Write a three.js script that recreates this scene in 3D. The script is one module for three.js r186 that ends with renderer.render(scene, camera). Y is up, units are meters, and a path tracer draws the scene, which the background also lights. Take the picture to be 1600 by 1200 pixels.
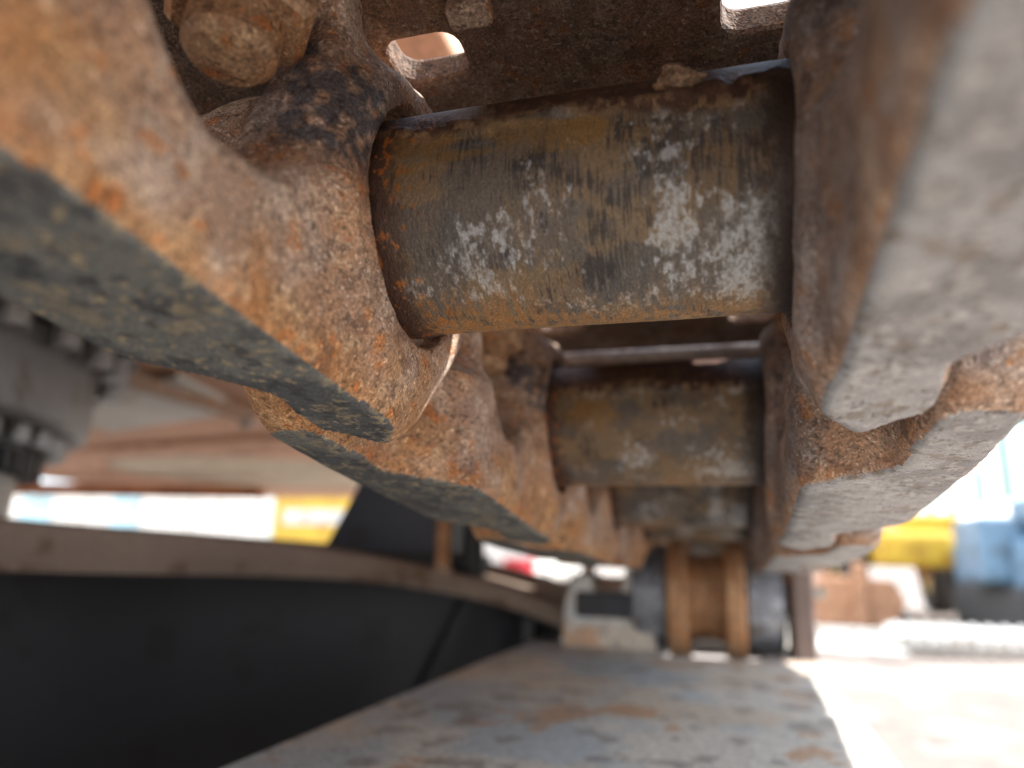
import * as THREE from 'three';
import { RoundedBoxGeometry } from 'three/addons/geometries/RoundedBoxGeometry.js';
import { mergeGeometries, toCreasedNormals } from 'three/addons/utils/BufferGeometryUtils.js';

// ---------------------------------------------------------------- camera, sky, sun, exposure
const EYE = 0.95;                                    // lens height above the yard
const scene = new THREE.Scene();
const camera = new THREE.PerspectiveCamera(54.9, 4 / 3, 0.01, 400);
camera.position.set(0, EYE, 0);
camera.rotation.order = 'YXZ';
camera.rotation.set(13 * Math.PI / 180, 16.5 * Math.PI / 180, 1.3 * Math.PI / 180);
camera.focus = 0.232;
camera.userData.fStop = 5.2;
camera.updateMatrixWorld();

const renderer = new THREE.WebGLRenderer({ antialias: true });
renderer.toneMapping = THREE.LinearToneMapping;
renderer.toneMappingExposure = 3.9;
renderer.shadowMap.enabled = true;

{ // hazy bright summer sky
  const W = 256, H = 128, d = new Float32Array(W * H * 4);
  for (let j = 0; j < H; j++) for (let i = 0; i < W; i++) {
    const el = Math.max(0, ((j + 0.5) / H - 0.5) * 2), k = Math.pow(1 - el, 2.6), o = (j * W + i) * 4;
    d[o] = 0.50 + 0.45 * k; d[o + 1] = 0.61 + 0.36 * k; d[o + 2] = 0.80 + 0.19 * k; d[o + 3] = 1;
  }
  const t = new THREE.DataTexture(d, W, H, THREE.RGBAFormat, THREE.FloatType);
  t.mapping = THREE.EquirectangularReflectionMapping; t.magFilter = THREE.LinearFilter; t.needsUpdate = true;
  scene.background = t; scene.environment = t;
}
const SUN = new THREE.Vector3(0.56, 0.80, -0.25).normalize();
const sun = new THREE.DirectionalLight(new THREE.Color(1, 0.96, 0.91), 3.1);
sun.position.copy(SUN).multiplyScalar(30); sun.target.position.set(0, 0, -3);
sun.castShadow = true; sun.shadow.mapSize.set(4096, 4096);
Object.assign(sun.shadow.camera, { left: -20, right: 20, top: 20, bottom: -20, near: 1, far: 80 });
scene.add(sun, sun.target);

// ---------------------------------------------------------------- helpers
let seed = 7;
const rnd = () => { seed = (seed * 1664525 + 1013904223) >>> 0; return seed / 4294967296; };
const clamp = (x, a = 0, b = 1) => Math.min(b, Math.max(a, x));
const mix = (a, b, t) => a + (b - a) * t;
const sst = (a, b, x) => { const t = clamp((x - a) / (b - a)); return t * t * (3 - 2 * t); };
const RT = new Float32Array(65536); for (let i = 0; i < 65536; i++) RT[i] = rnd();
const hash = (x, y, z) => RT[((x * 374761 + y * 668265 + z * 974711 + ((x * y) << 3) + ((y * z) << 5)) ^ (x << 7)) & 65535];
// periodic 2-D value noise, px / py cells per tile: whole fields are made once per texture and then looked up
let FIELDS = new Map(), FI = 0, FW = 1, FH = 1;
function addNoise(out, w, h, px, py, s, amp) {
  const L = new Float32Array(px * py); for (let j = 0; j < py; j++) for (let i = 0; i < px; i++) L[j * px + i] = hash(i, j, s);
  const xa = new Int32Array(w), xb = new Int32Array(w), xf = new Float32Array(w);
  for (let i = 0; i < w; i++) { const x = (i + 0.5) / w * px, k = Math.floor(x), f = x - k; xa[i] = k % px; xb[i] = (k + 1) % px; xf[i] = f * f * (3 - 2 * f); }
  for (let j = 0, o = 0; j < h; j++) {
    const y = (j + 0.5) / h * py, k = Math.floor(y); let f = y - k; f = f * f * (3 - 2 * f); const r0 = (k % py) * px, r1 = ((k + 1) % py) * px;
    for (let i = 0; i < w; i++, o++) { const a = L[r0 + xa[i]], b = L[r0 + xb[i]], c = L[r1 + xa[i]], d = L[r1 + xb[i]], t = xf[i], p = a + (b - a) * t; out[o] += amp * (p + (c + (d - c) * t - p) * f); }
  }
}
function pf(u, v, px, py, s, n) {
  const key = ((s * 1024 + px) * 1024 + py) * 8 + n; let F = FIELDS.get(key);
  if (!F) { F = new Float32Array(FW * FH); let t = 0, w = 0.5; for (let i = 0; i < n; i++) { t += w; w *= 0.55; } w = 0.5; for (let i = 0, a = px, b = py; i < n; i++) { addNoise(F, FW, FH, a, b, s + i * 17, w / t); w *= 0.55; a *= 2; b *= 2; } FIELDS.set(key, F); }
  return F[FI];
}
const pn = (u, v, px, py, s) => pf(u, v, px, py, s, 1);
// 3-D value noise and fbm
function vn(x, y, z, s = 0) {
  const i = Math.floor(x), j = Math.floor(y), k = Math.floor(z); let a = x - i, b = y - j, c = z - k;
  a = a * a * (3 - 2 * a); b = b * b * (3 - 2 * b); c = c * c * (3 - 2 * c);
  const h = (p, q, r) => hash(i + p + 4096, j + q + 4096, k + r + 4096 + s * 131);
  return mix(mix(mix(h(0, 0, 0), h(1, 0, 0), a), mix(h(0, 1, 0), h(1, 1, 0), a), b), mix(mix(h(0, 0, 1), h(1, 0, 1), a), mix(h(0, 1, 1), h(1, 1, 1), a), b), c);
}
const vf = (x, y, z, s = 0, n = 3) => { let a = 0, w = 0.5, t = 0; for (let i = 0; i < n; i++) { a += w * vn(x, y, z, s + i * 3); t += w; w *= 0.5; x *= 2.03; y *= 2.03; z *= 2.03; } return a / t; };

function tex(w, h, fn, srgb = true, repeat) {
  const d = new Uint8Array(w * h * 4), c = [0, 0, 0]; FIELDS = new Map(); FW = w; FH = h;
  for (let j = 0; j < h; j++) for (let i = 0; i < w; i++) {
    FI = j * w + i; fn((i + 0.5) / w, (j + 0.5) / h, c); const o = FI * 4;
    d[o] = clamp(c[0], 0, 255); d[o + 1] = clamp(c[1], 0, 255); d[o + 2] = clamp(c[2], 0, 255); d[o + 3] = 255;
  }
  const t = new THREE.DataTexture(d, w, h, THREE.RGBAFormat);
  FIELDS = new Map(); t.wrapS = t.wrapT = THREE.RepeatWrapping; t.magFilter = THREE.LinearFilter; t.minFilter = THREE.LinearMipmapLinearFilter; t.generateMipmaps = true;
  if (srgb) t.colorSpace = THREE.SRGBColorSpace;
  if (repeat) t.repeat.set(repeat, repeat);
  t.needsUpdate = true; return t;
}
const lay = (c, r, g, b, t) => { c[0] += (r - c[0]) * t; c[1] += (g - c[1]) * t; c[2] += (b - c[2]) * t; };
const names = {};
function nm(n) { if (names[n] === undefined) { names[n] = 0; return n; } return n + '_' + String(++names[n]).padStart(3, '0'); }
function thing(name, label, category, pos = [0, 0, 0], group) {
  const g = new THREE.Group(); g.name = nm(name); g.position.set(...pos); scene.add(g);
  g.userData = { label, category }; if (group) g.userData.group = group; return g;
}
function part(parent, name, geo, mat, pos, label) {
  const m = new THREE.Mesh(geo, mat); m.name = name; m.castShadow = m.receiveShadow = true; if (pos) m.position.set(...pos);
  if (label) m.userData.label = label; parent.add(m); return m;
}
// box-projected uv in metres; one corner per triangle so that projections do not smear
function boxUV(g, scale = 1, ox = 0, oy = 0) {
  const q = g.index ? g.toNonIndexed() : g, p = q.attributes.position, n = q.attributes.normal, uv = new Float32Array(p.count * 2);
  for (let t = 0; t < p.count; t += 3) {
    let x = 0, y = 0, z = 0; for (let k = 0; k < 3; k++) { x += n.getX(t + k); y += n.getY(t + k); z += n.getZ(t + k); }
    x = Math.abs(x); y = Math.abs(y); z = Math.abs(z);
    for (let k = 0; k < 3; k++) {
      const i = t + k, X = p.getX(i), Y = p.getY(i), Z = p.getZ(i);
      const [a, b] = y >= x && y >= z ? [X, Z] : x >= z ? [Z + 0.37, Y] : [X + 0.71, Y];
      uv[i * 2] = a * scale + ox; uv[i * 2 + 1] = b * scale + oy;
    }
  }
  q.setAttribute('uv', new THREE.BufferAttribute(uv, 2)); return q;
}
const rbox = (w, h, d, r = 0.004, s = 2) => boxUV(new RoundedBoxGeometry(w, h, d, s, Math.min(r, w / 2.01, h / 2.01, d / 2.01)));
const rbat = (w, h, d, x, y, z, r) => rbox(w, h, d, r).translate(x, y, z);
function cylX(r0, r1, len, seg = 48) { return boxUV(new THREE.CylinderGeometry(r0, r1, len, seg).rotateZ(-Math.PI / 2)); }
function lathe(pts, seg = 64) { return toCreasedNormals(new THREE.LatheGeometry(pts.map(p => new THREE.Vector2(p[0], p[1])), seg), 0.6); }
function slab(pts, y0, y1, bevel = 0.003, holes = []) { // plan polygon (x, z) -> plate between y0 and y1
  const mk = (C, a) => { a.forEach(([x, z], i) => i ? C.lineTo(x, -z) : C.moveTo(x, -z)); C.closePath(); return C; };
  const sh = mk(new THREE.Shape(), pts); holes.forEach(h => sh.holes.push(mk(new THREE.Path(), h)));
  const g = new THREE.ExtrudeGeometry(sh, { depth: y1 - y0 - 2 * bevel, bevelEnabled: bevel > 0, bevelThickness: bevel, bevelSize: bevel, bevelOffset: -bevel, bevelSegments: 2 });
  g.rotateX(-Math.PI / 2).translate(0, y0 + bevel, 0); return boxUV(g);
}
const oval = (x, z, rx, rz, n = 40) => Array.from({ length: n }, (_, i) => [x + rx * Math.cos(i / n * 6.28318), z + rz * Math.sin(i / n * 6.28318)]);

// ---------------------------------------------------------------- surface textures
const T_rust = tex(2048, 2048, (u, v, c) => {            // 0.24 m tile of flaking rust over old paint
  const a = pf(u, v, 6, 6, 1, 4), b = pf(u, v, 18, 18, 40, 4), f = pf(u, v, 90, 90, 80, 3), g = pn(u, v, 420, 420, 5), g2 = pn(u, v, 900, 900, 9);
  c[0] = 162; c[1] = 134; c[2] = 114;
  lay(c, 194, 174, 158, sst(0.42, 0.70, b) * 0.6);                        // pale dusty film
  lay(c, 178, 134, 98, sst(0.5, 0.75, pf(u, v, 11, 11, 60, 4)) * 0.65);    // orange rust
  lay(c, 116, 88, 74, sst(0.54, 0.74, pf(u, v, 26, 26, 25, 4)) * 0.5);    // dark scale
  lay(c, 92, 76, 66, sst(0.60, 0.74, f * 0.7 + a * 0.3) * 0.4);           // pits
  lay(c, 206, 184, 160, sst(0.60, 0.78, pf(u, v, 60, 60, 11, 3)) * 0.5);
  lay(c, 192, 112, 52, sst(0.64, 0.80, pf(u, v, 34, 34, 77, 4)) * 0.5);
  lay(c, 70, 58, 52, sst(0.70, 0.76, pf(u, v, 150, 150, 66, 2)) * 0.4); lay(c, 226, 208, 186, sst(0.72, 0.78, pf(u, v, 200, 200, 68, 2)) * 0.6);
  const k = 0.70 + 0.38 * g + 0.24 * g2; c[0] *= k; c[1] *= k; c[2] *= k;
});
const T_rustB = tex(1536, 1536, (u, v, c) => {
  const f = pf(u, v, 90, 90, 80, 3), g = pn(u, v, 420, 420, 5), s = sst(0.5, 0.7, pf(u, v, 26, 26, 25, 4));
  c[0] = c[1] = c[2] = 255 * clamp(0.25 + 0.35 * pf(u, v, 40, 40, 3, 4) - 0.25 * sst(0.58, 0.68, f) - 0.18 * s + 0.25 * g + 0.2 * pn(u, v, 900, 900, 9));
}, false);
const T_steel = tex(1024, 1024, (u, v, c) => {           // rail tread: rolled bare steel with dirt
  const b = pf(u, v, 9, 9, 140, 4), f = pf(u, v, 40, 40, 150, 4), g = pn(u, v, 330, 330, 155);
  c[0] = 168; c[1] = 168; c[2] = 169;
  lay(c, 130, 128, 129, sst(0.46, 0.66, b) * 0.8); lay(c, 200, 198, 194, sst(0.55, 0.75, f) * 0.7);
  lay(c, 120, 104, 88, sst(0.6, 0.74, pf(u, v, 22, 22, 160, 4)) * 0.6); lay(c, 90, 84, 80, sst(0.66, 0.74, pf(u, v, 70, 70, 170, 3)) * 0.7);
  const k = 0.86 + 0.26 * g; c[0] *= k; c[1] *= k; c[2] *= k;
});
const T_grease = tex(1024, 1024, (u, v, c) => {          // rail tread caked with dark oily dirt and grit
  const b = pf(u, v, 8, 8, 240, 4), f = pf(u, v, 60, 60, 250, 3), g = pn(u, v, 400, 400, 255);
  c[0] = 126; c[1] = 126; c[2] = 121;
  lay(c, 96, 98, 98, sst(0.42, 0.6, b) * 0.9); lay(c, 188, 168, 132, sst(0.60, 0.72, f) * 0.75); lay(c, 72, 72, 74, sst(0.6, 0.72, pf(u, v, 30, 30, 260, 3)) * 0.7);
  lay(c, 164, 148, 122, sst(0.58, 0.72, pf(u, v, 20, 20, 270, 4)) * 0.6);
  const k = 0.78 + 0.42 * g; c[0] *= k; c[1] *= k; c[2] *= k;
});
const T_fine = tex(1024, 1024, (u, v, c) => { c[0] = c[1] = c[2] = 255 * (0.5 * pf(u, v, 60, 60, 310, 4) + 0.3 * pn(u, v, 300, 300, 316) + 0.2 * pf(u, v, 9, 9, 330, 3)); }, false);
const T_paint = tex(1024, 1024, (u, v, c) => {           // worn grey-blue paint with dust and rust bloom
  const b = pf(u, v, 5, 5, 410, 5), g = pn(u, v, 300, 300, 420);
  c[0] = 206; c[1] = 201; c[2] = 191;
  lay(c, 168, 180, 188, sst(0.50, 0.64, b) * 0.7); lay(c, 208, 190, 168, sst(0.5, 0.68, pf(u, v, 7, 7, 430, 5)) * 0.75);
  lay(c, 186, 140, 104, sst(0.62, 0.74, pf(u, v, 14, 14, 440, 4)) * 0.7); lay(c, 134, 126, 120, sst(0.6, 0.7, pf(u, v, 30, 30, 450, 4)) * 0.6);
  const k = 0.88 + 0.22 * g; c[0] *= k; c[1] *= k; c[2] *= k;
});
const T_dust = tex(1024, 1024, (u, v, c) => {            // neutral dusty grain, tinted by the material colour
  const k = 250 * (0.84 + 0.2 * pf(u, v, 5, 5, 510, 5)) * (0.90 + 0.14 * pn(u, v, 260, 260, 520)); c[0] = k; c[1] = k * 0.985; c[2] = k * 0.96;
  lay(c, 150, 122, 98, sst(0.58, 0.74, pf(u, v, 12, 12, 530, 4)) * 0.5);
});
const T_yard = tex(1024, 1024, (u, v, c) => {
  const a = pf(u, v, 5, 5, 610, 5), g = pf(u, v, 120, 120, 620, 3);
  c[0] = 166; c[1] = 154; c[2] = 143; lay(c, 118, 106, 96, sst(0.44, 0.60, a) * 0.85); lay(c, 92, 82, 75, sst(0.54, 0.62, pf(u, v, 9, 9, 640, 5)) * 0.8); lay(c, 106, 95, 86, sst(0.56, 0.70, g) * 0.6);
});
// bushing wear: x along the axis, y round the girth from the top over the near side to the bottom
function bushingTex(s) {
  return tex(1152, 1280, (x, y, c) => {
    const deg = y * 360, wob = (pf(x, y, 5, 4, s, 4) - 0.5), str = pf(x, y, 150, 12, s + 20, 3), str2 = pf(x, y, 320, 40, s + 30, 2);
    const b = pf(x, y, 10, 16, s + 40, 4), f = pf(x, y, 70, 80, s + 50, 4), g = pn(x, y, 420, 800, s + 3);
    c[0] = 92; c[1] = 68; c[2] = 55;                                             // unworn scale
    lay(c, 74, 50, 42, sst(0.45, 0.65, b) * 0.8); lay(c, 140, 104, 76, sst(0.58, 0.7, f) * 0.6);
    const edge = Math.min(x, 1 - x) + wob * 0.05;
    const worn = sst(73, 80, deg + wob * 26) * (1 - sst(214, 226, deg + wob * 30)) * sst(0.05, 0.09, edge);
    if (worn > 0) {
      const w = [114, 105, 96];
      lay(w, 96, 93, 90, sst(0.42, 0.64, str * 0.35 + b * 0.65) * 0.8);
      lay(w, 152, 110, 62, sst(0.46, 0.66, pf(x, y, 5, 12, s + 60, 5) * 0.6 + str * 0.25 + f * 0.15) * 0.5);             // rust wash
      lay(w, 146, 122, 92, sst(0.5, 0.62, pf(x, y, 7, 14, s + 65, 4)) * 0.7);
      lay(w, 54, 51, 52, sst(0.565, 0.66, str2 * 0.3 + pf(x, y, 9, 18, s + 70, 5) * 0.6 + f * 0.1) * 0.7);               // black streaks
      const zone = sst(112, 140, deg + wob * 60) * (1 - sst(164, 182, deg + wob * 40));
      const wh = sst(0.49, 0.60, pf(x, y, 7, 14, s + 80, 5) * 0.42 + f * 0.34 + str2 * 0.12 + pf(x, y, 200, 240, s + 86, 2) * 0.12 + zone * 0.085 - 0.085 + (x - 0.5) * 0.10);
      lay(w, 194, 197, 200, wh * 0.85 * (0.55 + 0.45 * sst(0.35, 0.5, pf(x, y, 160, 200, s + 84, 2))));          // bare bright metal
      lay(w, 164, 128, 84, sst(172, 184, deg + wob * 24) * 0.7 * sst(0.3, 0.5, f));                               // tan dust below
      lay(w, 188, 128, 70, sst(150, 180, deg + wob * 40) * sst(0.38, 0.6, f * 0.5 + str * 0.5) * (0.75 - 0.6 * x));                // fresh rust dust low on one side
      lay(w, 160, 114, 52, (1 - sst(92, 116, deg + wob * 50 + (str2 - 0.5) * 40)) * sst(0.45, 0.58, pf(x, y, 4, 20, s + 90, 3) + 0.05 - 0.17 * sst(0.16, 0.34, x)) * 0.5);
      lay(c, w[0], w[1], w[2], worn);
    }
    lay(c, 164, 136, 102, (1 - Math.abs(sst(64, 84, deg + wob * 26) * 2 - 1)) * sst(0.42, 0.58, pf(x, y, 60, 60, s + 95, 3)) * 0.9);   // crust of dried mud along the wear edge
    lay(c, 58, 46, 40, sst(0.85, 0.93, x + wob * 0.12 + (f - 0.5) * 0.1) * 0.8); lay(c, 74, 50, 38, (1 - sst(0.06, 0.12, x + wob * 0.08 + (f - 0.5) * 0.06)) * 0.75);
    lay(c, 178, 98, 36, sst(0.62, 0.7, f) * (1 - sst(0.05, 0.22, x)) * 0.8);
    const k = 0.82 + 0.3 * g; c[0] *= k; c[1] *= k; c[2] *= k;
  });
}
const T_bush = [bushingTex(700), bushingTex(900)];

const rep = (t, r) => { const q = t.clone(); q.repeat.set(r, r); q.needsUpdate = true; return q; };
const std = o => new THREE.MeshStandardMaterial(o);
const R4 = 1 / 0.24, rustMap = rep(T_rust, R4), rustBump = rep(T_rustB, R4);
const M = {
  link: std({ map: rustMap, bumpMap: rustBump, bumpScale: 0.001, roughness: 0.85, metalness: 0.12, vertexColors: true }),
  shoe: std({ map: rustMap, bumpMap: rustBump, bumpScale: 0.0009, roughness: 0.9, metalness: 0.05, color: new THREE.Color(0.40, 0.385, 0.385) }),
  nut: std({ map: rustMap, color: new THREE.Color(0.95, 0.82, 0.64), bumpMap: rep(T_fine, 12), bumpScale: 0.0004, roughness: 0.65, metalness: 0.15 }),
  grouser: std({ map: rep(T_steel, 1 / 0.14), bumpMap: rep(T_fine, 1 / 0.14), bumpScale: 0.0004, roughness: 0.6, metalness: 0.2, color: new THREE.Color(1, 0.86, 0.78) }),
  rust: std({ map: rustMap, bumpMap: rustBump, bumpScale: 0.0008, roughness: 0.8, metalness: 0.15 }),
  tread: std({ map: rep(T_steel, 1 / 0.14), bumpMap: rep(T_fine, 1 / 0.14), bumpScale: 0.00025, roughness: 0.5, metalness: 0.4, color: new THREE.Color(0.78, 0.775, 0.78) }),
  treadDark: std({ map: rep(T_grease, 1 / 0.15), bumpMap: rep(T_fine, 1 / 0.12), bumpScale: 0.0004, roughness: 0.62, metalness: 0.25 }),
  bush: T_bush.map(t => std({ map: t, bumpMap: rep(T_fine, 1), bumpScale: 0.0006, roughness: 0.58, metalness: 0.22 })),
  mud: std({ map: rustMap, color: new THREE.Color(0.62, 0.56, 0.48), bumpMap: rustBump, bumpScale: 0.0015, roughness: 1 }),
  frame: std({ map: rep(T_paint, 1 / 0.6), bumpMap: rep(T_fine, 3), bumpScale: 0.0006, roughness: 0.6, metalness: 0.1 }),
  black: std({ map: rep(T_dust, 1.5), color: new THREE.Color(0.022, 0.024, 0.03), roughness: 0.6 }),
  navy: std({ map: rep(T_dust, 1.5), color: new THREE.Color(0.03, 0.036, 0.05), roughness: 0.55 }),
  legTop: std({ map: rep(T_dust, 2.2), color: new THREE.Color(0.27, 0.21, 0.17), roughness: 0.85 }),
  guard: std({ map: rep(T_dust, 3), color: new THREE.Color(0.25, 0.19, 0.17), roughness: 0.8 }),
  drum: std({ map: rep(T_steel, 3), color: new THREE.Color(0.74, 0.79, 0.86), roughness: 0.5, metalness: 0.25 }),
  flange: std({ map: rep(T_rust, 3), color: new THREE.Color(1.05, 0.85, 0.6), roughness: 0.85 }),
  ring: std({ map: rep(T_dust, 2), color: new THREE.Color(0.25, 0.25, 0.255), roughness: 0.5, metalness: 0.2 }),
  bolt: std({ map: rep(T_dust, 6), color: new THREE.Color(0.40, 0.41, 0.42), roughness: 0.45, metalness: 0.5 }),
  pan: std({ map: rep(T_dust, 0.9), color: new THREE.Color(0.84, 0.50, 0.34), roughness: 0.75 }),
  panRust: std({ map: rep(T_dust, 1.4), color: new THREE.Color(0.50, 0.2, 0.08), roughness: 0.85 }),
  cream: std({ map: rep(T_dust, 1.1), color: new THREE.Color(0.74, 0.65, 0.5), roughness: 0.7 }),
  white: std({ map: rep(T_dust, 1), color: new THREE.Color(0.78, 0.78, 0.76), roughness: 0.6 }),
  yellow: std({ map: rep(T_dust, 0.8), color: new THREE.Color(0.78, 0.5, 0.04), roughness: 0.5 }),
  blue: std({ map: rep(T_dust, 0.8), color: new THREE.Color(0.15, 0.27, 0.40), roughness: 0.45 }),
  paleBlue: std({ map: rep(T_dust, 0.4), color: new THREE.Color(0.42, 0.66, 0.78), roughness: 0.6 }),
  red: std({ map: rep(T_dust, 1), color: new THREE.Color(0.62, 0.03, 0.05), roughness: 0.5 }),
  teal: std({ color: new THREE.Color(0.02, 0.42, 0.36), roughness: 0.5 }),
  tyre: std({ map: rep(T_dust, 2), color: new THREE.Color(0.06, 0.058, 0.056), roughness: 0.9 }),
  orange: std({ map: rep(T_dust, 1.4), color: new THREE.Color(0.56, 0.30, 0.17), roughness: 0.8 }),
  glass: new THREE.MeshPhysicalMaterial({ color: new THREE.Color(0.9, 0.97, 0.95), transmission: 1, thickness: 0, roughness: 0.05 }),
  yard: std({ map: rep(T_yard, 0.16), bumpMap: rep(T_fine, 1.5), bumpScale: 0.006, roughness: 1 }),
};

// ---------------------------------------------------------------- the yard
{
  const g = new THREE.PlaneGeometry(500, 500, 1, 1).rotateX(-Math.PI / 2), uv = g.attributes.uv;
  for (let i = 0; i < uv.count; i++) uv.setXY(i, uv.getX(i) * 500, uv.getY(i) * 500);
  const m = new THREE.Mesh(g, M.yard); m.name = 'ground'; m.receiveShadow = true; m.userData = { kind: 'structure', label: 'pale dusty sand and gravel yard', category: 'ground' }; scene.add(m);
}

// ---------------------------------------------------------------- track chain
const PITCH = 0.2147, RB = 0.0353, XC = -0.0375;
// forged side link as a distance field: s along the chain from the pin eye, v up, u outwards
const smin = (a, b, k) => { const h = Math.max(k - Math.abs(a - b), 0) / k; return Math.min(a, b) - h * h * k * 0.25; };
const smax = (a, b, k) => -smin(-a, -b, k);
const rb2 = (x, y, cx, cy, hx, hy, r) => { const a = Math.abs(x - cx) - hx + r, b = Math.abs(y - cy) - hy + r; return Math.hypot(Math.max(a, 0), Math.max(b, 0)) + Math.min(Math.max(a, b), 0) - r; };
function poly2(px, py, v) {
  let d = Infinity, sgn = 1;
  for (let i = 0, j = v.length - 1; i < v.length; j = i, i++) {
    const ex = v[j][0] - v[i][0], ey = v[j][1] - v[i][1], wx = px - v[i][0], wy = py - v[i][1], t = clamp((wx * ex + wy * ey) / (ex * ex + ey * ey));
    d = Math.min(d, Math.hypot(wx - ex * t, wy - ey * t));
    const c1 = py >= v[i][1], c2 = py < v[j][1], c3 = ex * wy > ey * wx;
    if ((c1 && c2 && c3) || (!c1 && !c2 && !c3)) sgn = -sgn;
  }
  return sgn * d;
}
const WIN2 = [[0.092, 0.038], [0.158, 0.038], [0.154, 0.0], [0.148, -0.016], [0.139, -0.0265], [0.122, -0.030], [0.102, -0.018]];
const WIN1 = [[0.046, 0.038], [0.078, 0.038], [0.078, -0.006], [0.066, -0.016], [0.052, -0.006]];
const RAIL = -0.066;
function linkSDF(s, v, u) {
  // side outline of the plate
  let o = rb2(s, v, PITCH / 2, 0.048, 0.068, 0.010, 0.005);
  o = smin(o, Math.hypot(s - PITCH, v) - 0.050, 0.014);
  o = smin(o, Math.hypot(s, v) - 0.047, 0.014);
  o = smin(o, rb2(s, v, PITCH / 2, -0.003, 0.085, 0.053, 0.012), 0.012);
  const ui = mix(0.0895, 0.0620, sst(0.035, 0.10, s)), uo = mix(0.116, 0.0848, sst(PITCH - 0.105, PITCH - 0.04, s));
  let web = smax(o, Math.max(ui + 0.002 - u, u - uo + 0.003), 0.010);
  // rail
  const sv = s + (v - RAIL) * 0.5;
  const ri = mix(0.0895, 0.0618, sst(0.06, 0.092, sv)) + 0.005 * sst(PITCH - 0.025, PITCH + 0.028, s), ro = mix(0.112, 0.0845, sst(PITCH - 0.062, PITCH - 0.018, s));
  let side = rb2(s, v, PITCH / 2 - 0.012, -0.044, PITCH / 2 + 0.024, 0.024, 0.016);
  side = Math.max(side, RAIL - v);
  const rail = smax(side, Math.max(ri - u, u - ro), 0.005);
  let d = smin(web, rail, 0.014);
  // windows for the shoe nuts
  d = smax(d, -(poly2(s, v, WIN2) - 0.004), 0.007);
  d = smax(d, -(poly2(s, v, WIN1) - 0.004), 0.007);
  // eyes
  const rp = Math.hypot(s - PITCH, v), eye1 = smax(rp - 0.0495, Math.abs(u - 0.0715) - 0.0138, 0.006);
  d = smin(d, eye1, 0.012);
  const tip = smax(rb2(s, v, PITCH + 0.010, -0.0315, 0.038, 0.0362, 0.034), Math.max(0.0605 + 0.004 * sst(PITCH - 0.02, PITCH + 0.03, s) - u, u - 0.0845 + 0.003 * sst(PITCH, PITCH + 0.03, s)), 0.013);
  d = smin(d, tip, 0.012);
  const r0 = Math.hypot(s, v); d = smin(d, smax(r0 - 0.046, Math.abs(u - 0.108) - 0.0195, 0.006), 0.010);
  d = smax(d, -0.66 * (s - 0.002) - 0.75 * (v - RAIL), 0.012);
  d = Math.max(d, RAIL - v);
  // clearance groove round the bushing
  d = smax(d, -Math.max(rp - 0.0382, u - 0.0625), 0.002);
  const n = vn(s * 55, v * 55, u * 55, 3) - 0.5; const n2 = vn(s * 190, v * 190, u * 190, 6) - 0.5;
  return v < RAIL + 0.0015 ? d + n * 0.0006 : d + n * 0.0016 + n2 * 0.0005;
}
function surfaceNet(f, lo, hi, h) {
  const n = lo.map((a, i) => Math.ceil((hi[i] - a) / h) + 1), [nx, ny, nz] = n, F = new Float32Array(nx * ny * nz);
  for (let k = 0, o = 0; k < nz; k++) for (let j = 0; j < ny; j++) for (let i = 0; i < nx; i++, o++) F[o] = f(lo[0] + i * h, lo[1] + j * h, lo[2] + k * h);
  const id = new Int32Array(nx * ny * nz).fill(-1), P = [], at = (i, j, k) => i + nx * (j + ny * k);
  const C = [0, 1, nx, nx + 1, nx * ny, nx * ny + 1, nx * ny + nx, nx * ny + nx + 1], E = [[0, 1], [2, 3], [4, 5], [6, 7], [0, 2], [1, 3], [4, 6], [5, 7], [0, 4], [1, 5], [2, 6], [3, 7]];
  for (let k = 0; k < nz - 1; k++) for (let j = 0; j < ny - 1; j++) for (let i = 0; i < nx - 1; i++) {
    const b = at(i, j, k); let m = 0; for (let c = 0; c < 8; c++) if (F[b + C[c]] < 0) m |= 1 << c;
    if (m === 0 || m === 255) continue;
    let x = 0, y = 0, z = 0, w = 0;
    for (const [p, q] of E) { const a = F[b + C[p]], e = F[b + C[q]]; if ((a < 0) === (e < 0)) continue; const t = a / (a - e);
      x += mix(p & 1, q & 1, t); y += mix((p >> 1) & 1, (q >> 1) & 1, t); z += mix(p >> 2, q >> 2, t); w++; }
    id[b] = P.length / 3; P.push(lo[0] + (i + x / w) * h, lo[1] + (j + y / w) * h, lo[2] + (k + z / w) * h);
  }
  const I = [];
  const quad = (a, b, c, d, flip) => flip ? I.push(a, c, b, a, d, c) : I.push(a, b, c, a, c, d);
  for (let k = 1; k < nz - 1; k++) for (let j = 1; j < ny - 1; j++) for (let i = 1; i < nx - 1; i++) {
    const b = at(i, j, k), s0 = F[b] < 0;
    if (s0 !== F[b + 1] < 0) quad(id[b - nx - nx * ny], id[b - nx * ny], id[b], id[b - nx], !s0);
    if (s0 !== F[b + nx] < 0) quad(id[b - 1 - nx * ny], id[b - 1], id[b], id[b - nx * ny], !s0);
    if (s0 !== F[b + nx * ny] < 0) quad(id[b - 1 - nx], id[b - nx], id[b], id[b - 1], !s0);
  }
  return { P, I };
}
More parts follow.
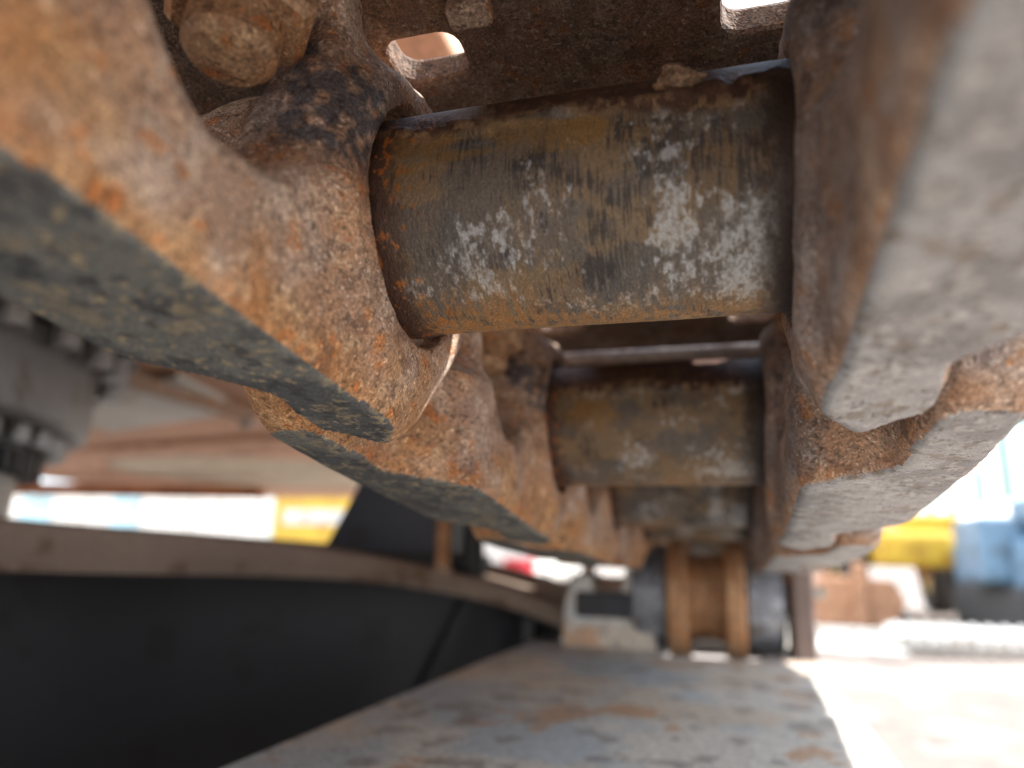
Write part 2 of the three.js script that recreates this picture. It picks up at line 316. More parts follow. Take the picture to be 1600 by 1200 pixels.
// world of a link: x = side * u, y = v, z = -s (pin eye at the origin)
const net = surfaceNet(linkSDF, [-0.058, -0.070, 0.052], [0.278, 0.064, 0.133], 0.0018);
{ // pull the vertices onto the surface
  const e = 0.0004, P = net.P;
  for (let i = 0; i < P.length; i += 3) for (let r = 0; r < 2; r++) {
    const [s, v, u] = [P[i], P[i + 1], P[i + 2]], d = linkSDF(s, v, u);
    const g = [linkSDF(s + e, v, u) - linkSDF(s - e, v, u), linkSDF(s, v + e, u) - linkSDF(s, v - e, u), linkSDF(s, v, u + e) - linkSDF(s, v, u - e)], l = Math.hypot(...g) || 1, st = clamp(d, -0.0009, 0.0009);
    P[i] -= g[0] / l * st; P[i + 1] -= g[1] / l * st; P[i + 2] -= g[2] / l * st;
  }
}
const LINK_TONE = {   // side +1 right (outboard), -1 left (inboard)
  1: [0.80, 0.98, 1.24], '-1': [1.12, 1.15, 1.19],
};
function linkGeo(side, variant) {
  const P = net.P, pos = new Float32Array(P.length), col = new Float32Array(P.length), isT = new Uint8Array(P.length / 3);
  const q = variant * 7.3 + side * 3.1;
  for (let i = 0; i < P.length; i += 3) {
    const s = P[i], v = P[i + 1], u = P[i + 2];
    pos[i] = side * u; pos[i + 1] = v; pos[i + 2] = -s;
    isT[i / 3] = v < RAIL + 0.0012 ? 1 : 0;
    const X = s * 60 + q * 11, Y = v * 60, Z = u * 60 + q;
    let c = LINK_TONE[side].slice();
    const a = vf(X * 0.35, Y * 0.35, Z * 0.35, 2, 4), b = vf(X * 1.1, Y * 1.1, Z * 1.1, 5, 3), o = vf(X * 0.7, Y * 0.7, Z * 0.7, 9, 3);
    lay(c, c[0] * 0.7, c[1] * 0.62, c[2] * 0.6, sst(0.48, 0.66, a) * 0.7);
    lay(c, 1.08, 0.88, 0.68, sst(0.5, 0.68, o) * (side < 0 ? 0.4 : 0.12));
    lay(c, 1.2, 1.18, 1.16, sst(0.52, 0.66, b) * 0.5);
    // left-over black-blue paint on the webs beside the windows
    const pz = sst(0.028, 0.012, Math.hypot((s - 0.160) * 0.8, v - 0.012)) * (u < 0.075 ? 1 : 0.4);
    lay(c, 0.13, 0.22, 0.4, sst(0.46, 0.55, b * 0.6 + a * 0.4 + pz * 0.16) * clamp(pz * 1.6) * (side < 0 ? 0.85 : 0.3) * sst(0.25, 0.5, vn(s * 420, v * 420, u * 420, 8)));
    // ochre rubbed edge beside the tread
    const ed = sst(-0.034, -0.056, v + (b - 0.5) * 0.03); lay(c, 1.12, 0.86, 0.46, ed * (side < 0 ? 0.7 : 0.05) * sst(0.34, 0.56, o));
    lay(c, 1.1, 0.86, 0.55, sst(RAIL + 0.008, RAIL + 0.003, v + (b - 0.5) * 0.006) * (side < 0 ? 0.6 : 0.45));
    col.set(c, i);
  }
  const idxB = [], idxT = [], I = net.I;
  for (let t = 0; t < I.length; t += 3) { const [a, b, c] = side > 0 ? [I[t], I[t + 1], I[t + 2]] : [I[t], I[t + 2], I[t + 1]]; (isT[a] && isT[b] && isT[c] ? idxT : idxB).push(a, b, c); }
  const g = new THREE.BufferGeometry(); g.setAttribute('position', new THREE.BufferAttribute(pos, 3)); g.setAttribute('color', new THREE.BufferAttribute(col, 3));
  g.setIndex([...I]); if (side < 0) { const J = []; for (let t = 0; t < I.length; t += 3) J.push(I[t], I[t + 2], I[t + 1]); g.setIndex(J); }
  g.computeVertexNormals();
  const nA = g.attributes.normal;
  const mk = idx => { const q2 = new THREE.BufferGeometry(); q2.setAttribute('position', g.attributes.position); q2.setAttribute('color', g.attributes.color); q2.setAttribute('normal', nA); q2.setIndex(idx); return boxUV(q2, 1, variant * 0.113, side * 0.071 + variant * 0.05); };
  const body = mk(idxB), tread = mk(idxT); tread.deleteAttribute('color');
  return { body, tread };
}
const VAR = [0, 1].map(v => ({ 1: linkGeo(1, v), '-1': linkGeo(-1, v) }));

function bushingGeo(sd) {
  const L = 0.124, na = 180, nl = 90, p = [], uv = [], ix = [];
  for (let j = 0; j <= na; j++) for (let i = 0; i <= nl; i++) {
    const th = j / na * Math.PI * 2, x = (i / nl - 0.5) * L, dx = x * 40;
    const worn = sst(1.25, 1.45, th) * (1 - sst(3.7, 3.95, th)) * sst(0.058, 0.052, Math.abs(x));
    const r = RB - 0.0007 * worn + (vn(dx, Math.sin(th) * 3 + 9, Math.cos(th) * 3 + 9, sd) - 0.5) * 0.0009 * (1 - 0.6 * worn) + 0.0034 * Math.max(0, vn(x * 260, th * 14, 3, sd) - 0.3) * Math.exp(-Math.pow((th - 1.28 + (vn(x * 50, 1, 2, sd + 2) - 0.5) * 0.2) / 0.07, 2));
    p.push(x, Math.cos(th) * r, Math.sin(th) * r); uv.push(i / nl, j / na);
  }
  for (let j = 0; j < na; j++) for (let i = 0; i < nl; i++) { const a = j * (nl + 1) + i, b = a + nl + 1; ix.push(a, a + 1, b + 1, a, b + 1, b); }
  const g = new THREE.BufferGeometry(); g.setAttribute('position', new THREE.Float32BufferAttribute(p, 3)); g.setAttribute('uv', new THREE.Float32BufferAttribute(uv, 2)); g.setIndex(ix); g.computeVertexNormals();
  // close the seam in the normals
  const n = g.attributes.normal; for (let i = 0; i <= nl; i++) { const a = i, b = na * (nl + 1) + i, v = new THREE.Vector3(n.getX(a) + n.getX(b), n.getY(a) + n.getY(b), n.getZ(a) + n.getZ(b)).normalize(); n.setXYZ(a, v.x, v.y, v.z); n.setXYZ(b, v.x, v.y, v.z); }
  return g;
}
const BUSH = [bushingGeo(1), bushingGeo(4)];
function clod(r, sd, fl = 0.6) {
  const g = new THREE.IcosahedronGeometry(r, 10), p = g.attributes.position;
  for (let i = 0; i < p.count; i++) { const x = p.getX(i), y = p.getY(i), z = p.getZ(i), k = 0.45 + 1.1 * vf(x / r * 1.9 + sd, y / r * 1.9, z / r * 1.9, sd, 4); p.setXYZ(i, x * k * 1.25, y * k * fl, z * k); }
  g.computeVertexNormals(); return boxUV(g, 1);
}
const slot = (x0, x1, z0, z1, r = 0.006) => { const a = []; const cs = [[x1 - r, z1 - r, 0], [x0 + r, z1 - r, 1], [x0 + r, z0 + r, 2], [x1 - r, z0 + r, 3]]; for (const [x, z, k] of cs) for (let i = 0; i <= 5; i++) { const t = (k + i / 5) * Math.PI / 2; a.push([x + r * Math.cos(t), z + r * Math.sin(t)]); } return a; };
const SHW = 0.265;
const SHOE = slab([[-SHW, -0.0585], [SHW, -0.0585], [SHW, -PITCH - 0.0425], [0.112, -PITCH - 0.0425], [0.106, -PITCH - 0.027], [-0.106, -PITCH - 0.027], [-0.112, -PITCH - 0.0425], [-SHW, -PITCH - 0.0425]], 0.0585, 0.0705, 0.002,
  [slot(-0.068, -0.0425, -PITCH + 0.005, -PITCH + 0.024), slot(0.0415, 0.066, -PITCH + 0.003, -PITCH + 0.022)]);
const GROUSER = [[-0.0517, 0.042, 0.0587], [-0.112, 0.022, 0.0703], [-0.168, 0.022, 0.0703]].map(([z, h, y]) => rbat(2 * SHW - 0.004, h, 0.013, 0, y + h / 2, z, 0.003));
const LUG = rbat(0.014, 0.007, 0.009, -0.0335, 0.0553, -PITCH + 0.033, 0.002);
const NUT = boxUV(lathe([[0.0115, 0], [0.0185, 0], [0.0212, 0.003], [0.0212, 0.016], [0.019, 0.0185], [0.001, 0.0185]], 6));
const BOLTEND = boxUV(lathe([[0.0001, -0.0142], [0.0060, -0.0140], [0.0098, -0.0132], [0.0122, -0.0105], [0.0122, 0.002], [0.0001, 0.002]], 28));
const PIN = boxUV(lathe([[0.0001, 0.1285], [0.017, 0.1285], [0.0215, 0.124], [0.0215, -0.124], [0.017, -0.1285], [0.0001, -0.1285]], 40).rotateZ(-Math.PI / 2));

const PINS = [[0.236, 0.638], [0.200, 0.4275], [0.1665, 0.2156], [0.1342, 0.0035], [0.1037, -0.209], [0.0740, -0.4225], [0.0595, -0.636], [0.054, -0.850], [0.0915, -1.0615], [0.064, -1.2745], [0.030, -1.4865]];
const LINK_LABEL = [
  'rusty track link three links before the one with the mud clod bushing',
  'rusty track link two links before the one with the mud clod bushing',
  null,
  'rusty track link with a mud clod on its worn bushing and nuts in open windows',
  'rusty track link joined directly after the one with the mud clod bushing',
  'rusty track link two links after the one with the mud clod bushing',
  'track link hanging right in front of the carrier roller',
  'track link lying on top of the carrier roller',
  'track link just beyond the carrier roller',
  'last track link, farthest past the carrier roller',
];
LINK_LABEL[2] = 'rusty track link joined directly before the one with the mud clod bushing';
for (let i = 1; i < PINS.length; i++) {
  const [y0, z0] = PINS[i - 1], [y1, z1] = PINS[i], v = i % 2, far = i > 6;
  const L = thing('track_link', LINK_LABEL[i - 1], 'track link', [XC, EYE + y0, z0], 'links of the upper chain run');
  L.rotation.x = Math.atan2(y1 - y0, -(z1 - z0));
  for (const side of [-1, 1]) {
    const G = VAR[v][side], p = part(L, 'side_link', G.body, M.link);
    part(p, 'rail_tread', G.tread, side < 0 ? M.treadDark : M.tread, null, side < 0 ? 'dark grimy roller tread of the inner side link' : 'bare pale grey roller tread of the outer side link');
    for (const [s, u] of [[0.061, 0.099], [0.143, 0.0825]]) {
      const n = part(L, 'nut', NUT, M.nut, [side * u, 0.0225, -s]); n.rotation.y = rnd() * 2;
      part(n, 'bolt_end', BOLTEND, M.nut);
    }
  }
  const b = part(L, 'bushing', BUSH[v], M.bush[v], [0, 0, -PITCH]);
  part(L, 'pin', PIN, M.rust, [0, 0, 0]);
  const sh = part(L, 'track_shoe', SHOE, M.shoe);
  GROUSER.forEach(g => part(sh, 'grouser', g, M.grouser));
  part(sh, 'lug', LUG, M.rust);
  if (i === 4) {
    part(b, 'dirt_clod', clod(0.0045, 3, 0.75), M.mud, [0.029, Math.cos(1.12) * 0.0362, Math.sin(1.12) * 0.0362], 'crumb of dried tan mud stuck on the bushing');
  }
}

// ---------------------------------------------------------------- carrier roller on the track frame
{
  const cx = -0.0335, cy = EYE - 0.048, cz = -1.03;
  const r = thing('carrier_roller', 'carrier roller with grey steel drums and two rust orange flanges under the chain', 'roller', [cx, cy, cz]);
  for (const s of [-1, 1]) {
    const d = lathe([[0.0001, 0], [0.061, 0], [0.0655, 0.004], [0.0645, 0.040], [0.058, 0.045], [0.0001, 0.045]], 72).rotateZ(-Math.PI / 2); if (s < 0) d.rotateY(Math.PI);
    part(r, 'drum', boxUV(d), M.drum, [s * 0.0468, 0, 0]);
    const f = lathe([[0.05, -0.012], [0.079, -0.012], [0.083, -0.009], [0.083, 0.008], [0.080, 0.0118], [0.05, 0.0118]], 72).rotateZ(-Math.PI / 2);
    part(r, 'flange', boxUV(f), M.flange, [s * 0.0345, 0, 0]);
  }
  part(r, 'hub', boxUV(lathe([[0.056, -0.024], [0.053, -0.012], [0.053, 0.012], [0.056, 0.024]], 64).rotateZ(-Math.PI / 2)), M.flange);
  part(r, 'shaft', cylX(0.022, 0.022, 0.26, 32), M.rust, [-0.02, 0, 0]);
}
const TOP = EYE - 0.112;
{
  const f = thing('crawler_beam', 'worn grey blue track beam below the chain, carrying the roller bracket', 'track beam');
  part(f, 'top_plate', slab([[-0.265, 1.2], [0.088, 1.2], [0.088, -2.4], [-0.265, -2.4]], TOP - 0.02, TOP, 0.004, [slot(-0.096, 0.03, -1.13, -0.94, 0.02)]), M.frame);
  part(f, 'inner_side', rbat(0.016, 0.34, 3.59, -0.255, TOP - 0.192, -0.6, 0.003), M.frame);
  part(f, 'outer_side', rbat(0.016, 0.34, 3.59, 0.078, TOP - 0.192, -0.6, 0.003), M.frame);
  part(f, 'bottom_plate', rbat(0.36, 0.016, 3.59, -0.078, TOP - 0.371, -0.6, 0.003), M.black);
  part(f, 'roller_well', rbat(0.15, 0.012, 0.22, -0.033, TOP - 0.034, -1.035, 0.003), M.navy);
  // roller bracket, inboard
  const prof = (pts, d) => { const s = new THREE.Shape(); pts.forEach(([x, y], i) => i ? s.lineTo(x, y) : s.moveTo(x, y)); s.closePath(); return boxUV(new THREE.ExtrudeGeometry(s, { depth: d, bevelEnabled: true, bevelThickness: 0.003, bevelSize: 0.003, bevelSegments: 2 })); };
  const bk = part(f, 'roller_bracket', prof([[-0.215, -0.001], [-0.098, -0.001], [-0.104, 0.034], [-0.117, 0.094], [-0.131, 0.094], [-0.137, 0.066], [-0.176, 0.066], [-0.182, 0.086], [-0.20, 0.086], [-0.21, 0.05]], 0.09), M.frame, [0, TOP, -1.075]);
  part(bk, 'clamp_cap', rbat(0.082, 0.032, 0.10, -0.1575, 0.052, 0.047, 0.004), M.navy, null, 'dark blue clamp cap of the bracket');
  part(bk, 'clamp_bolt', boxUV(new THREE.CylinderGeometry(0.010, 0.010, 0.012, 6).translate(-0.19, 0.092, 0.045)), M.rust);
  part(bk, 'clamp_bolt', boxUV(new THREE.CylinderGeometry(0.010, 0.010, 0.012, 6).translate(-0.124, 0.1, 0.045)), M.rust);
  // outboard end guard
  const eg = part(f, 'end_guard', rbat(0.024, 0.125, 0.13, 0.078, TOP + 0.060, -1.03, 0.004), M.guard);
  part(eg, 'guard_pad', rbat(0.012, 0.03, 0.03, 0.0602, TOP + 0.098, -1.0, 0.003), M.orange);
  part(eg, 'guard_bolt', boxUV(new THREE.CylinderGeometry(0.008, 0.008, 0.03, 6).rotateZ(Math.PI / 2).translate(0.09, TOP + 0.075, -0.985)), M.white);
  for (const z of [-0.2, -1.9]) part(f, 'frame_leg', rbat(0.3, EYE - 0.118 - 0.38, 0.5, -0.078, (EYE - 0.118 - 0.38) / 2, z, 0.01), M.frame);
}

// ---------------------------------------------------------------- undercarriage centre with its curved leg
{
  const c = thing('undercarriage_leg', 'black undercarriage leg with dusty brown rim curving over to the track frame', 'undercarriage');
  // rim: edge seen from the chain, height falls towards the track frame
  const rim = [[-0.66, -0.30, 0.026, 0.044], [-0.635, -0.50, 0.020, 0.043], [-0.60, -0.68, 0.014, 0.041], [-0.555, -0.83, 0.006, 0.037], [-0.48, -0.93, -0.006, 0.032], [-0.38, -0.985, -0.026, 0.026], [-0.29, -1.005, -0.048, 0.024], [-0.22, -1.01, -0.070, 0.024]];
  const curve = new THREE.CatmullRomCurve3(rim.map(p => new THREE.Vector3(p[0], p[2], p[1]))), n = 60, back = 0.34, P = [], ix = [];
  const rows = [];
  for (let i = 0; i <= n; i++) {
    const t = i / n, q = curve.getPoint(t), tg = curve.getTangent(t), th = mix(0.044, 0.024, sst(0.2, 0.9, t)), nx = tg.z, nz = -tg.x, l = Math.hypot(nx, nz) || 1;
    let bx = -Math.abs(nx / l), bz = -Math.abs(nz / l); const y = EYE + q.y, w = back * (1 - 0.55 * sst(0.6, 1, t));
    rows.push([[q.x, y - th, q.z], [q.x + 0.003, y - th * 0.5, q.z + 0.003], [q.x, y, q.z], [q.x + bx * w, y + 0.02, q.z + bz * w], [q.x + bx * w, y - th + 0.02, q.z + bz * w]]);
  }
  const ring = 5; rows.forEach(r => r.forEach(v => P.push(...v)));
  for (let i = 0; i < n; i++) for (let j = 0; j < ring; j++) { const a = i * ring + j, b = i * ring + (j + 1) % ring, d = a + ring, e = b + ring; ix.push(a, d, e, a, e, b); }
  const e0 = n * ring; ix.push(0, 1, 2, 0, 2, 3, 0, 3, 4, e0, e0 + 2, e0 + 1, e0, e0 + 3, e0 + 2, e0, e0 + 4, e0 + 3);
  const g0 = new THREE.BufferGeometry(); g0.setAttribute('position', new THREE.Float32BufferAttribute(P, 3)); g0.setIndex(ix);
  const flat = g0.toNonIndexed(); flat.computeVertexNormals();
  part(c, 'rim_plate', boxUV(flat), M.legTop);
  // recessed web under the rim
  const W = [], wi = []; let k = 0;
  for (let i = 0; i <= n; i++) { const r = rows[i], f = 0.55 * (1 - 0.6 * sst(0.8, 1, i / n)), x = mix(r[0][0], r[4][0], f), z = mix(r[0][2], r[4][2], f), y = r[0][1] + 0.004; W.push(x, y, z, x, EYE - 0.62, z, x - 0.02, y, z - 0.02, x - 0.02, EYE - 0.62, z - 0.02); if (i < n) { const a = k; wi.push(a, a + 1, a + 5, a, a + 5, a + 4, a + 2, a + 6, a + 7, a + 2, a + 7, a + 3); } k += 4; }
  const wg = new THREE.BufferGeometry(); wg.setAttribute('position', new THREE.Float32BufferAttribute(W, 3)); wg.setIndex(wi); const wf = wg.toNonIndexed(); wf.computeVertexNormals();
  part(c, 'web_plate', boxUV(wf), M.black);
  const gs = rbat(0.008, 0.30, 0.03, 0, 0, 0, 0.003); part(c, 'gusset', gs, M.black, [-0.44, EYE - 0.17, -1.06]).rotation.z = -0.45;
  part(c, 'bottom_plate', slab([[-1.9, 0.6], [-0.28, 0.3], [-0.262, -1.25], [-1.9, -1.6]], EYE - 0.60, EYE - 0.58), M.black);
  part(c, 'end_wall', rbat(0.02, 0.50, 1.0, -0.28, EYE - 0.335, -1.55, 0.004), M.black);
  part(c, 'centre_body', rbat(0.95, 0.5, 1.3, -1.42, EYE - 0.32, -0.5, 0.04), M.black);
}
{ // dark bracket, post and hose end that stand on the leg behind the chain
  const b = thing('slanted_bracket', 'dark blue black slanted steel plate standing on the leg behind the chain', 'bracket', [0, EYE, 0]);
  const s = new THREE.Shape([[-0.60, 0.0], [-0.40, 0.0], [-0.40, 0.20], [-0.525, 0.20], [-0.545, 0.10]].map(p => new THREE.Vector2(...p)));
  part(b, 'plate', boxUV(new THREE.ExtrudeGeometry(s, { depth: 0.10, bevelEnabled: true, bevelThickness: 0.006, bevelSize: 0.006, bevelSegments: 2 })), M.navy, [0, 0.0, -1.14]);
  part(b, 'foot', rbat(0.24, 0.02, 0.13, -0.49, -0.012, -1.09, 0.004), M.black);
}
{
  const p = thing('rusty_post', 'thin rusty brown upright post beside the dark slanted plate', 'post', [-0.392, EYE - 0.030, -1.0]);
  part(p, 'rod', boxUV(lathe([[0.0001, 0], [0.010, 0], [0.010, 0.10], [0.0001, 0.10]], 20)), M.flange);
  part(p, 'collar', boxUV(lathe([[0.009, 0], [0.014, 0], [0.014, 0.010], [0.009, 0.012]], 20)), M.rust);
  const h = thing('hose_end', 'black hose end standing beside the thin rusty post', 'hose', [-0.365, EYE - 0.036, -1.05]);
  part(h, 'hose', boxUV(lathe([[0.0001, 0], [0.0165, 0], [0.0175, 0.02], [0.0165, 0.05], [0.014, 0.09], [0.0001, 0.092]], 28)), M.black);
  part(h, 'fitting', boxUV(lathe([[0.0165, 0.0], [0.0205, 0.0], [0.0205, 0.014], [0.0165, 0.016]], 6)), M.black);
}

// ---------------------------------------------------------------- slewing ring and upper frame
const CXR = -1.3, CZR = -0.55;
{
  const r = thing('slewing_ring', 'grey slewing ring with rows of bolt heads under the upper frame', 'slewing ring', [CXR, EYE, CZR]);
  part(r, 'outer_race', boxUV(lathe([[0.40, 0.150], [0.488, 0.150], [0.498, 0.158], [0.50, 0.175], [0.50, 0.262], [0.492, 0.275], [0.40, 0.275]], 128)), M.ring);
  part(r, 'upper_flange', boxUV(lathe([[0.36, 0.2755], [0.545, 0.2755], [0.552, 0.281], [0.552, 0.294], [0.36, 0.294]], 128)), M.black);
  part(r, 'inner_race', boxUV(lathe([[0.30, 0.02], [0.402, 0.02], [0.412, 0.03], [0.415, 0.12], [0.415, 0.1495], [0.30, 0.1495]], 128)), M.ring, null, 'pale grey pedestal cylinder below the bolt row');
  const hex = (R, h) => { const g = new THREE.CylinderGeometry(R * 0.93, R, h, 6); return boxUV(g); };
  const LB = hex(0.016, 0.024), UB = hex(0.019, 0.034), SP = boxUV(new THREE.CylinderGeometry(0.02, 0.02, 0.006, 20));
  for (let i = 0; i < 48; i++) { const a = i / 48 * Math.PI * 2; const b = part(r, 'bolt_head', LB, M.bolt, [0.458 * Math.cos(a), 0.138, 0.458 * Math.sin(a)]); b.rotation.y = a; }
  for (let i = 0; i < 36; i++) { const a = (i + 0.3) / 36 * Math.PI * 2; const b = part(r, 'bolt_head', UB, M.bolt, [0.527 * Math.cos(a), 0.2575, 0.527 * Math.sin(a)]); b.rotation.y = a; part(b, 'washer', SP, M.bolt, [0, 0.0155, 0]); }
  const teeth = []; for (let i = 0; i < 90; i++) { const a = i / 90 * Math.PI * 2, g = new THREE.BoxGeometry(0.03, 0.03, 0.014); g.rotateY(-a); g.translate(0.43 * Math.cos(a), 0.108, 0.43 * Math.sin(a)); teeth.push(g); }
  part(r, 'gear_teeth', boxUV(mergeGeometries(teeth)), M.black).userData.kind = 'stuff';
}
{
  const u = thing('upper_frame', 'orange and cream painted underside of the upper frame above the slewing ring', 'upper frame', [0, EYE, 0]);
  const Y = 0.296;
  part(u, 'pan', slab([[-2.95, 1.6], [-0.34, 1.6], [-0.34, 0.02], [-0.15, -0.04], [-0.15, -3.62], [-0.5, -3.85], [-2.6, -3.85], [-2.95, -3.6]], Y, Y + 0.02, 0.004), M.pan);
  part(u, 'cover_panel', slab([[-2.9, -2.0], [-0.55, -1.55], [-0.55, -3.5], [-2.9, -3.5]], Y - 0.016, Y - 0.002, 0.004, [oval(-1.7, -2.55, 0.63, 0.60)]), M.pan);
  part(u, 'hatch', slab(oval(-1.7, -2.55, 0.62, 0.59), Y - 0.011, Y - 0.002, 0.002), M.cream, null, 'cream oval hatch cover');
  part(u, 'side_panel', slab([[-1.5, -1.18], [-0.9, -1.02], [-0.98, -1.32], [-1.5, -1.5]], Y - 0.014, Y - 0.002, 0.003), M.white, null, 'pale strip of sheet beside the slewing ring');
  part(u, 'brown_bar', rbat(0.035, 0.03, 0.42, -0.97, Y - 0.018, -1.12, 0.006), M.rust);
  part(u, 'bar_bolt', boxUV(new THREE.SphereGeometry(0.016, 16, 12).translate(-0.985, Y - 0.03, -1.335)), M.bolt);
  const lip = rbat(1.5, 0.05, 0.09, 0, 0, 0, 0.006); part(u, 'rear_beam', lip, M.panRust, [-2.62, Y - 0.065, -2.55], 'rust orange cross beam').rotation.y = 0.2;
  part(u, 'housing', rbat(2.3, 1.0, 4.6, -1.65, Y + 0.53, -1.1, 0.08), M.cream);
}

// ---------------------------------------------------------------- machines and vehicles across the yard
function wheel(parent, R, w, x, y, z, turn = 0) {
  const t = part(parent, 'wheel', boxUV(lathe([[R * 0.55, -w / 2], [R * 0.93, -w / 2], [R, -w * 0.34], [R, w * 0.34], [R * 0.93, w / 2], [R * 0.55, w / 2]], 40).rotateZ(Math.PI / 2)), M.tyre, [x, y, z]); t.rotation.y = turn;
  part(t, 'rim', boxUV(lathe([[0.001, -w * 0.3], [R * 0.5, -w * 0.4], [R * 0.56, -w * 0.4], [R * 0.56, w * 0.4], [R * 0.5, w * 0.4], [0.001, w * 0.3]], 32).rotateZ(Math.PI / 2)), M.yellow);
}
function cab(parent, w, h, d, x, y, z, mat) {
  for (const sx of [-1, 1]) for (const sz of [-1, 1]) part(parent, 'cab_post', rbat(0.09, h, 0.09, x + sx * (w / 2 - 0.045), y + h / 2, z + sz * (d / 2 - 0.045), 0.02), mat);
  part(parent, 'cab_roof', rbat(w + 0.1, 0.12, d + 0.1, x, y + h + 0.061, z, 0.04), mat);
  for (const sz of [-1, 1]) part(parent, 'cab_window', new THREE.BoxGeometry(w - 0.19, h - 0.02, 0.008), M.glass, [x, y + h / 2, z + sz * (d / 2 - 0.045)]);
  for (const sx of [-1, 1]) part(parent, 'cab_window', new THREE.BoxGeometry(0.008, h - 0.02, d - 0.19), M.glass, [x + sx * (w / 2 - 0.045), y + h / 2, z]);
  part(parent, 'seat', rbat(0.5, 0.7, 0.5, x, y + 0.36, z, 0.08), M.tyre);
}
{ // blue crawler on the right
  const b = thing('crawler_machine', 'blue grey crawler machine with cab parked behind the pale ribbed drum', 'crawler', [4.55, 0, -11.9]);
  part(b, 'hood', rbat(2.1, 0.75, 1.3, 0.1, 1.45, 0.9, 0.1), M.blue);
  part(b, 'grille', rbat(1.5, 0.5, 0.06, 0.1, 1.42, 1.56, 0.02), M.navy);
  part(b, 'body', rbat(2.4, 0.7, 3.0, 0, 0.95, -0.2, 0.12), M.blue);
  part(b, 'side_tank', rbat(0.55, 0.85, 1.2, -1.25, 1.15, 0.4, 0.1), M.blue);
  cab(b, 1.8, 1.3, 1.5, 0.1, 1.86, -0.9, M.navy);
  for (const s of [-1, 1]) {
    const t = part(b, 'track', rbat(0.5, 0.75, 3.4, s * 1.15 + 0.1, 0.38, 0, 0.3), M.tyre);
    for (let k = 0; k < 7; k++) part(t, 'track_pad', rbat(0.54, 0.07, 0.06, s * 1.15 + 0.1, 0.10 + k * 0.095, 1.70, 0.01), M.tyre);
  }
  const bl = rbat(2.9, 0.28, 0.2, 0, 0, 0, 0.05); part(b, 'push_bar', bl, M.blue, [0.1, 0.62, 2.0]);
  part(b, 'exhaust', boxUV(new THREE.CylinderGeometry(0.05, 0.05, 0.7, 16)), M.tyre, [0.55, 2.12, 0.9]);
}
{ // yellow wheeled machine behind it
  const y = thing('wheeled_machine', 'yellow wheeled machine with glass cab parked beside the blue crawler', 'loader', [3.0, 0, -16.2]); y.scale.setScalar(1.18);
  part(y, 'body', rbat(1.5, 0.8, 2.6, 0, 1.15, 0, 0.12), M.yellow);
  part(y, 'nose', rbat(1.0, 0.5, 1.0, -0.1, 1.0, 1.6, 0.1), M.yellow);
  cab(y, 1.5, 1.5, 1.5, 0.1, 1.56, -0.1, M.yellow);
  for (const [x, z] of [[-0.85, 1.1], [0.85, 1.1], [-0.85, -1.0], [0.85, -1.0]]) wheel(y, 0.6, 0.4, x, 0.6, z);
  const fd = new THREE.TorusGeometry(0.72, 0.11, 10, 28, Math.PI); part(y, 'fender', boxUV(fd.rotateY(0.15)), M.orange, [-0.6, 0.6, 1.55]);
  part(y, 'lamp', rbat(0.2, 0.3, 0.15, -0.8, 1.62, 0.9, 0.03), M.teal);
}
{ // bucket with a tooth, ribbed roller drum on the ground
  const b = thing('digging_bucket', 'rust orange digging bucket with upright tooth lying on the pale yard', 'bucket', [1.78, 0, -12.9]);
  const s = new THREE.Shape([[-0.55, 0.0], [0.45, 0.0], [0.62, 0.35], [0.50, 0.62], [-0.48, 0.66], [-0.62, 0.4]].map(p => new THREE.Vector2(...p)));
  part(b, 'shell', boxUV(new THREE.ExtrudeGeometry(s, { depth: 0.7, bevelEnabled: true, bevelThickness: 0.04, bevelSize: 0.04, bevelSegments: 2 })), M.orange, [0, 0.04, -0.35]);
  part(b, 'tooth', rbat(0.2, 0.95, 0.12, 0.02, 0.476, 0.48, 0.05), M.orange);
  const d = thing('ribbed_drum', 'pale ribbed steel drum lying on the yard before the blue crawler', 'drum', [2.42, 0.17, -9.3]);
  part(d, 'barrel', cylX(0.13, 0.13, 1.7, 28), M.white);
  for (let k = 0; k < 11; k++) part(d, 'rib', boxUV(new THREE.TorusGeometry(0.14, 0.03, 8, 24).rotateY(Math.PI / 2)), M.white, [-0.75 + k * 0.15, 0, 0]);
  const e = thing('steel_sheet', 'pale steel sheet lying flat beside the ribbed drum', 'sheet', [1.05, 0, -9.6]);
  part(e, 'plate', rbat(1.3, 0.05, 1.4, 0, 0.03, 0, 0.01), M.white); part(e, 'folded_edge', rbat(1.3, 0.12, 0.05, 0, 0.115, -0.67, 0.01), M.white);
}
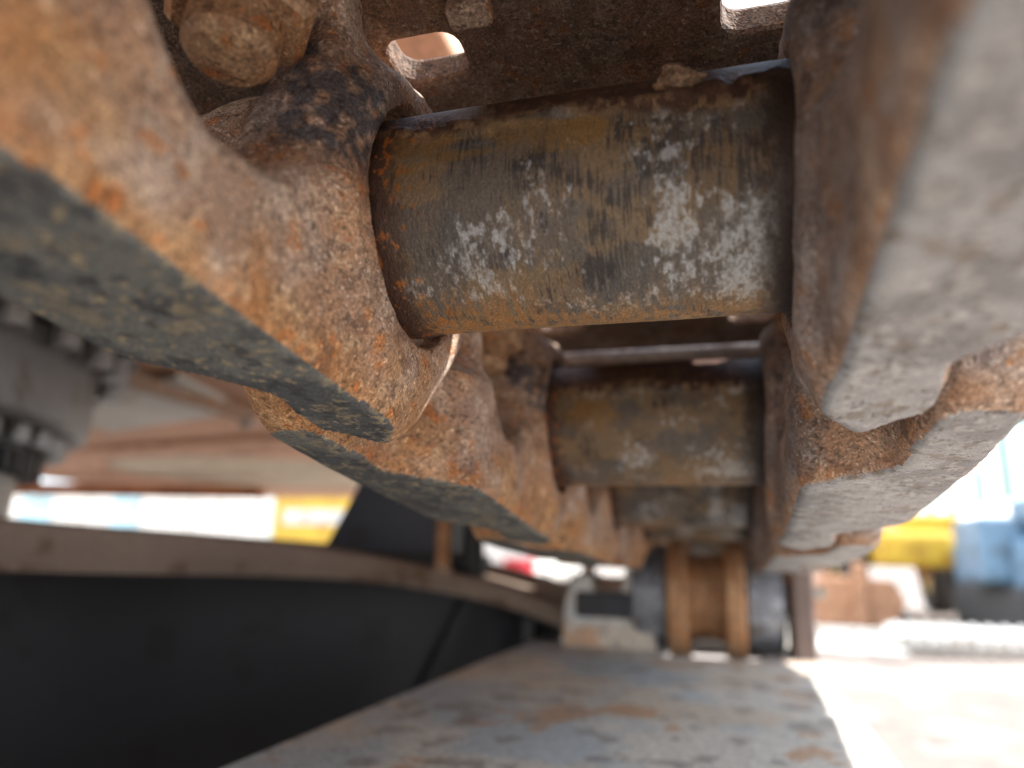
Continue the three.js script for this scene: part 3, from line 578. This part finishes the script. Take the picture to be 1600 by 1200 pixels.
{ // seen through the gap under the upper frame
  const y = thing('yellow_excavator', 'bright yellow tracked machine parked near the pale blue container', 'excavator', [-5.85, 0, -10.6]);
  part(y, 'body', rbat(1.7, 1.0, 1.8, 0.1, 1.35, 0, 0.15), M.yellow); part(y, 'side_stripe', rbat(1.0, 0.22, 0.03, 0.0, 1.42, 0.905, 0.01), M.white); part(y, 'counterweight', rbat(0.8, 0.9, 1.7, 1.2, 1.35, 0, 0.25), M.yellow);
  for (const s of [-1, 1]) part(y, 'track', rbat(2.6, 0.6, 0.5, 0, 0.31, s * 0.8, 0.28), M.tyre);
  part(y, 'turntable', boxUV(new THREE.CylinderGeometry(0.5, 0.5, 0.3, 32)), M.tyre, [0, 0.75, 0]);
  cab(y, 1.0, 1.1, 1.0, -0.5, 1.86, 0.3, M.yellow);
  const c = thing('pale_container', 'pale blue and white container standing in the yard behind the yellow tracked machine', 'container', [-16.5, 0, -16.5]); c.rotation.y = 0.75;
  part(c, 'shell', rbat(11, 2.5, 2.4, 0, 1.26, 0, 0.03), M.paleBlue);
  for (let k = 0; k < 5; k++) part(c, 'side_panel', rbat(1.3, 2.2, 0.06, -4.4 + k * 2.0, 1.26, 1.22, 0.02), M.white);
  part(c, 'door', rbat(1.6, 2.2, 0.08, 3.0, 1.2, 1.26, 0.02), M.white);
  const v = thing('white_van', 'white van parked behind the red oil drum', 'van', [-4.6, 0, -16.5]);
  part(v, 'body', rbat(1.9, 0.95, 4.4, 0, 0.86, 0, 0.18), M.white); part(v, 'roof', rbat(1.75, 0.9, 3.0, 0, 1.75, -0.4, 0.25), M.white);
  part(v, 'windscreen', new THREE.BoxGeometry(1.4, 0.55, 0.02), M.glass, [0, 1.75, 1.12]);
  for (const [x, z] of [[-0.85, 1.4], [0.85, 1.4], [-0.85, -1.4], [0.85, -1.4]]) wheel(v, 0.34, 0.22, x, 0.34, z);
  const r = thing('red_drum', 'red oil drum standing before the white van', 'drum', [-3.75, 0, -13.4]);
  part(r, 'barrel', boxUV(lathe([[0.001, 0.01], [0.28, 0.01], [0.29, 0.03], [0.285, 0.3], [0.295, 0.31], [0.285, 0.32], [0.285, 0.58], [0.295, 0.59], [0.285, 0.6], [0.285, 0.86], [0.29, 0.88], [0.001, 0.875]], 40)), M.red);
  part(r, 'bung', boxUV(new THREE.CylinderGeometry(0.03, 0.03, 0.02, 16)), M.white, [0.15, 0.888, 0.1]);
}

scene.traverse(o => { if (o.isMesh) { o.castShadow = true; o.receiveShadow = true; } });
renderer.render(scene, camera);
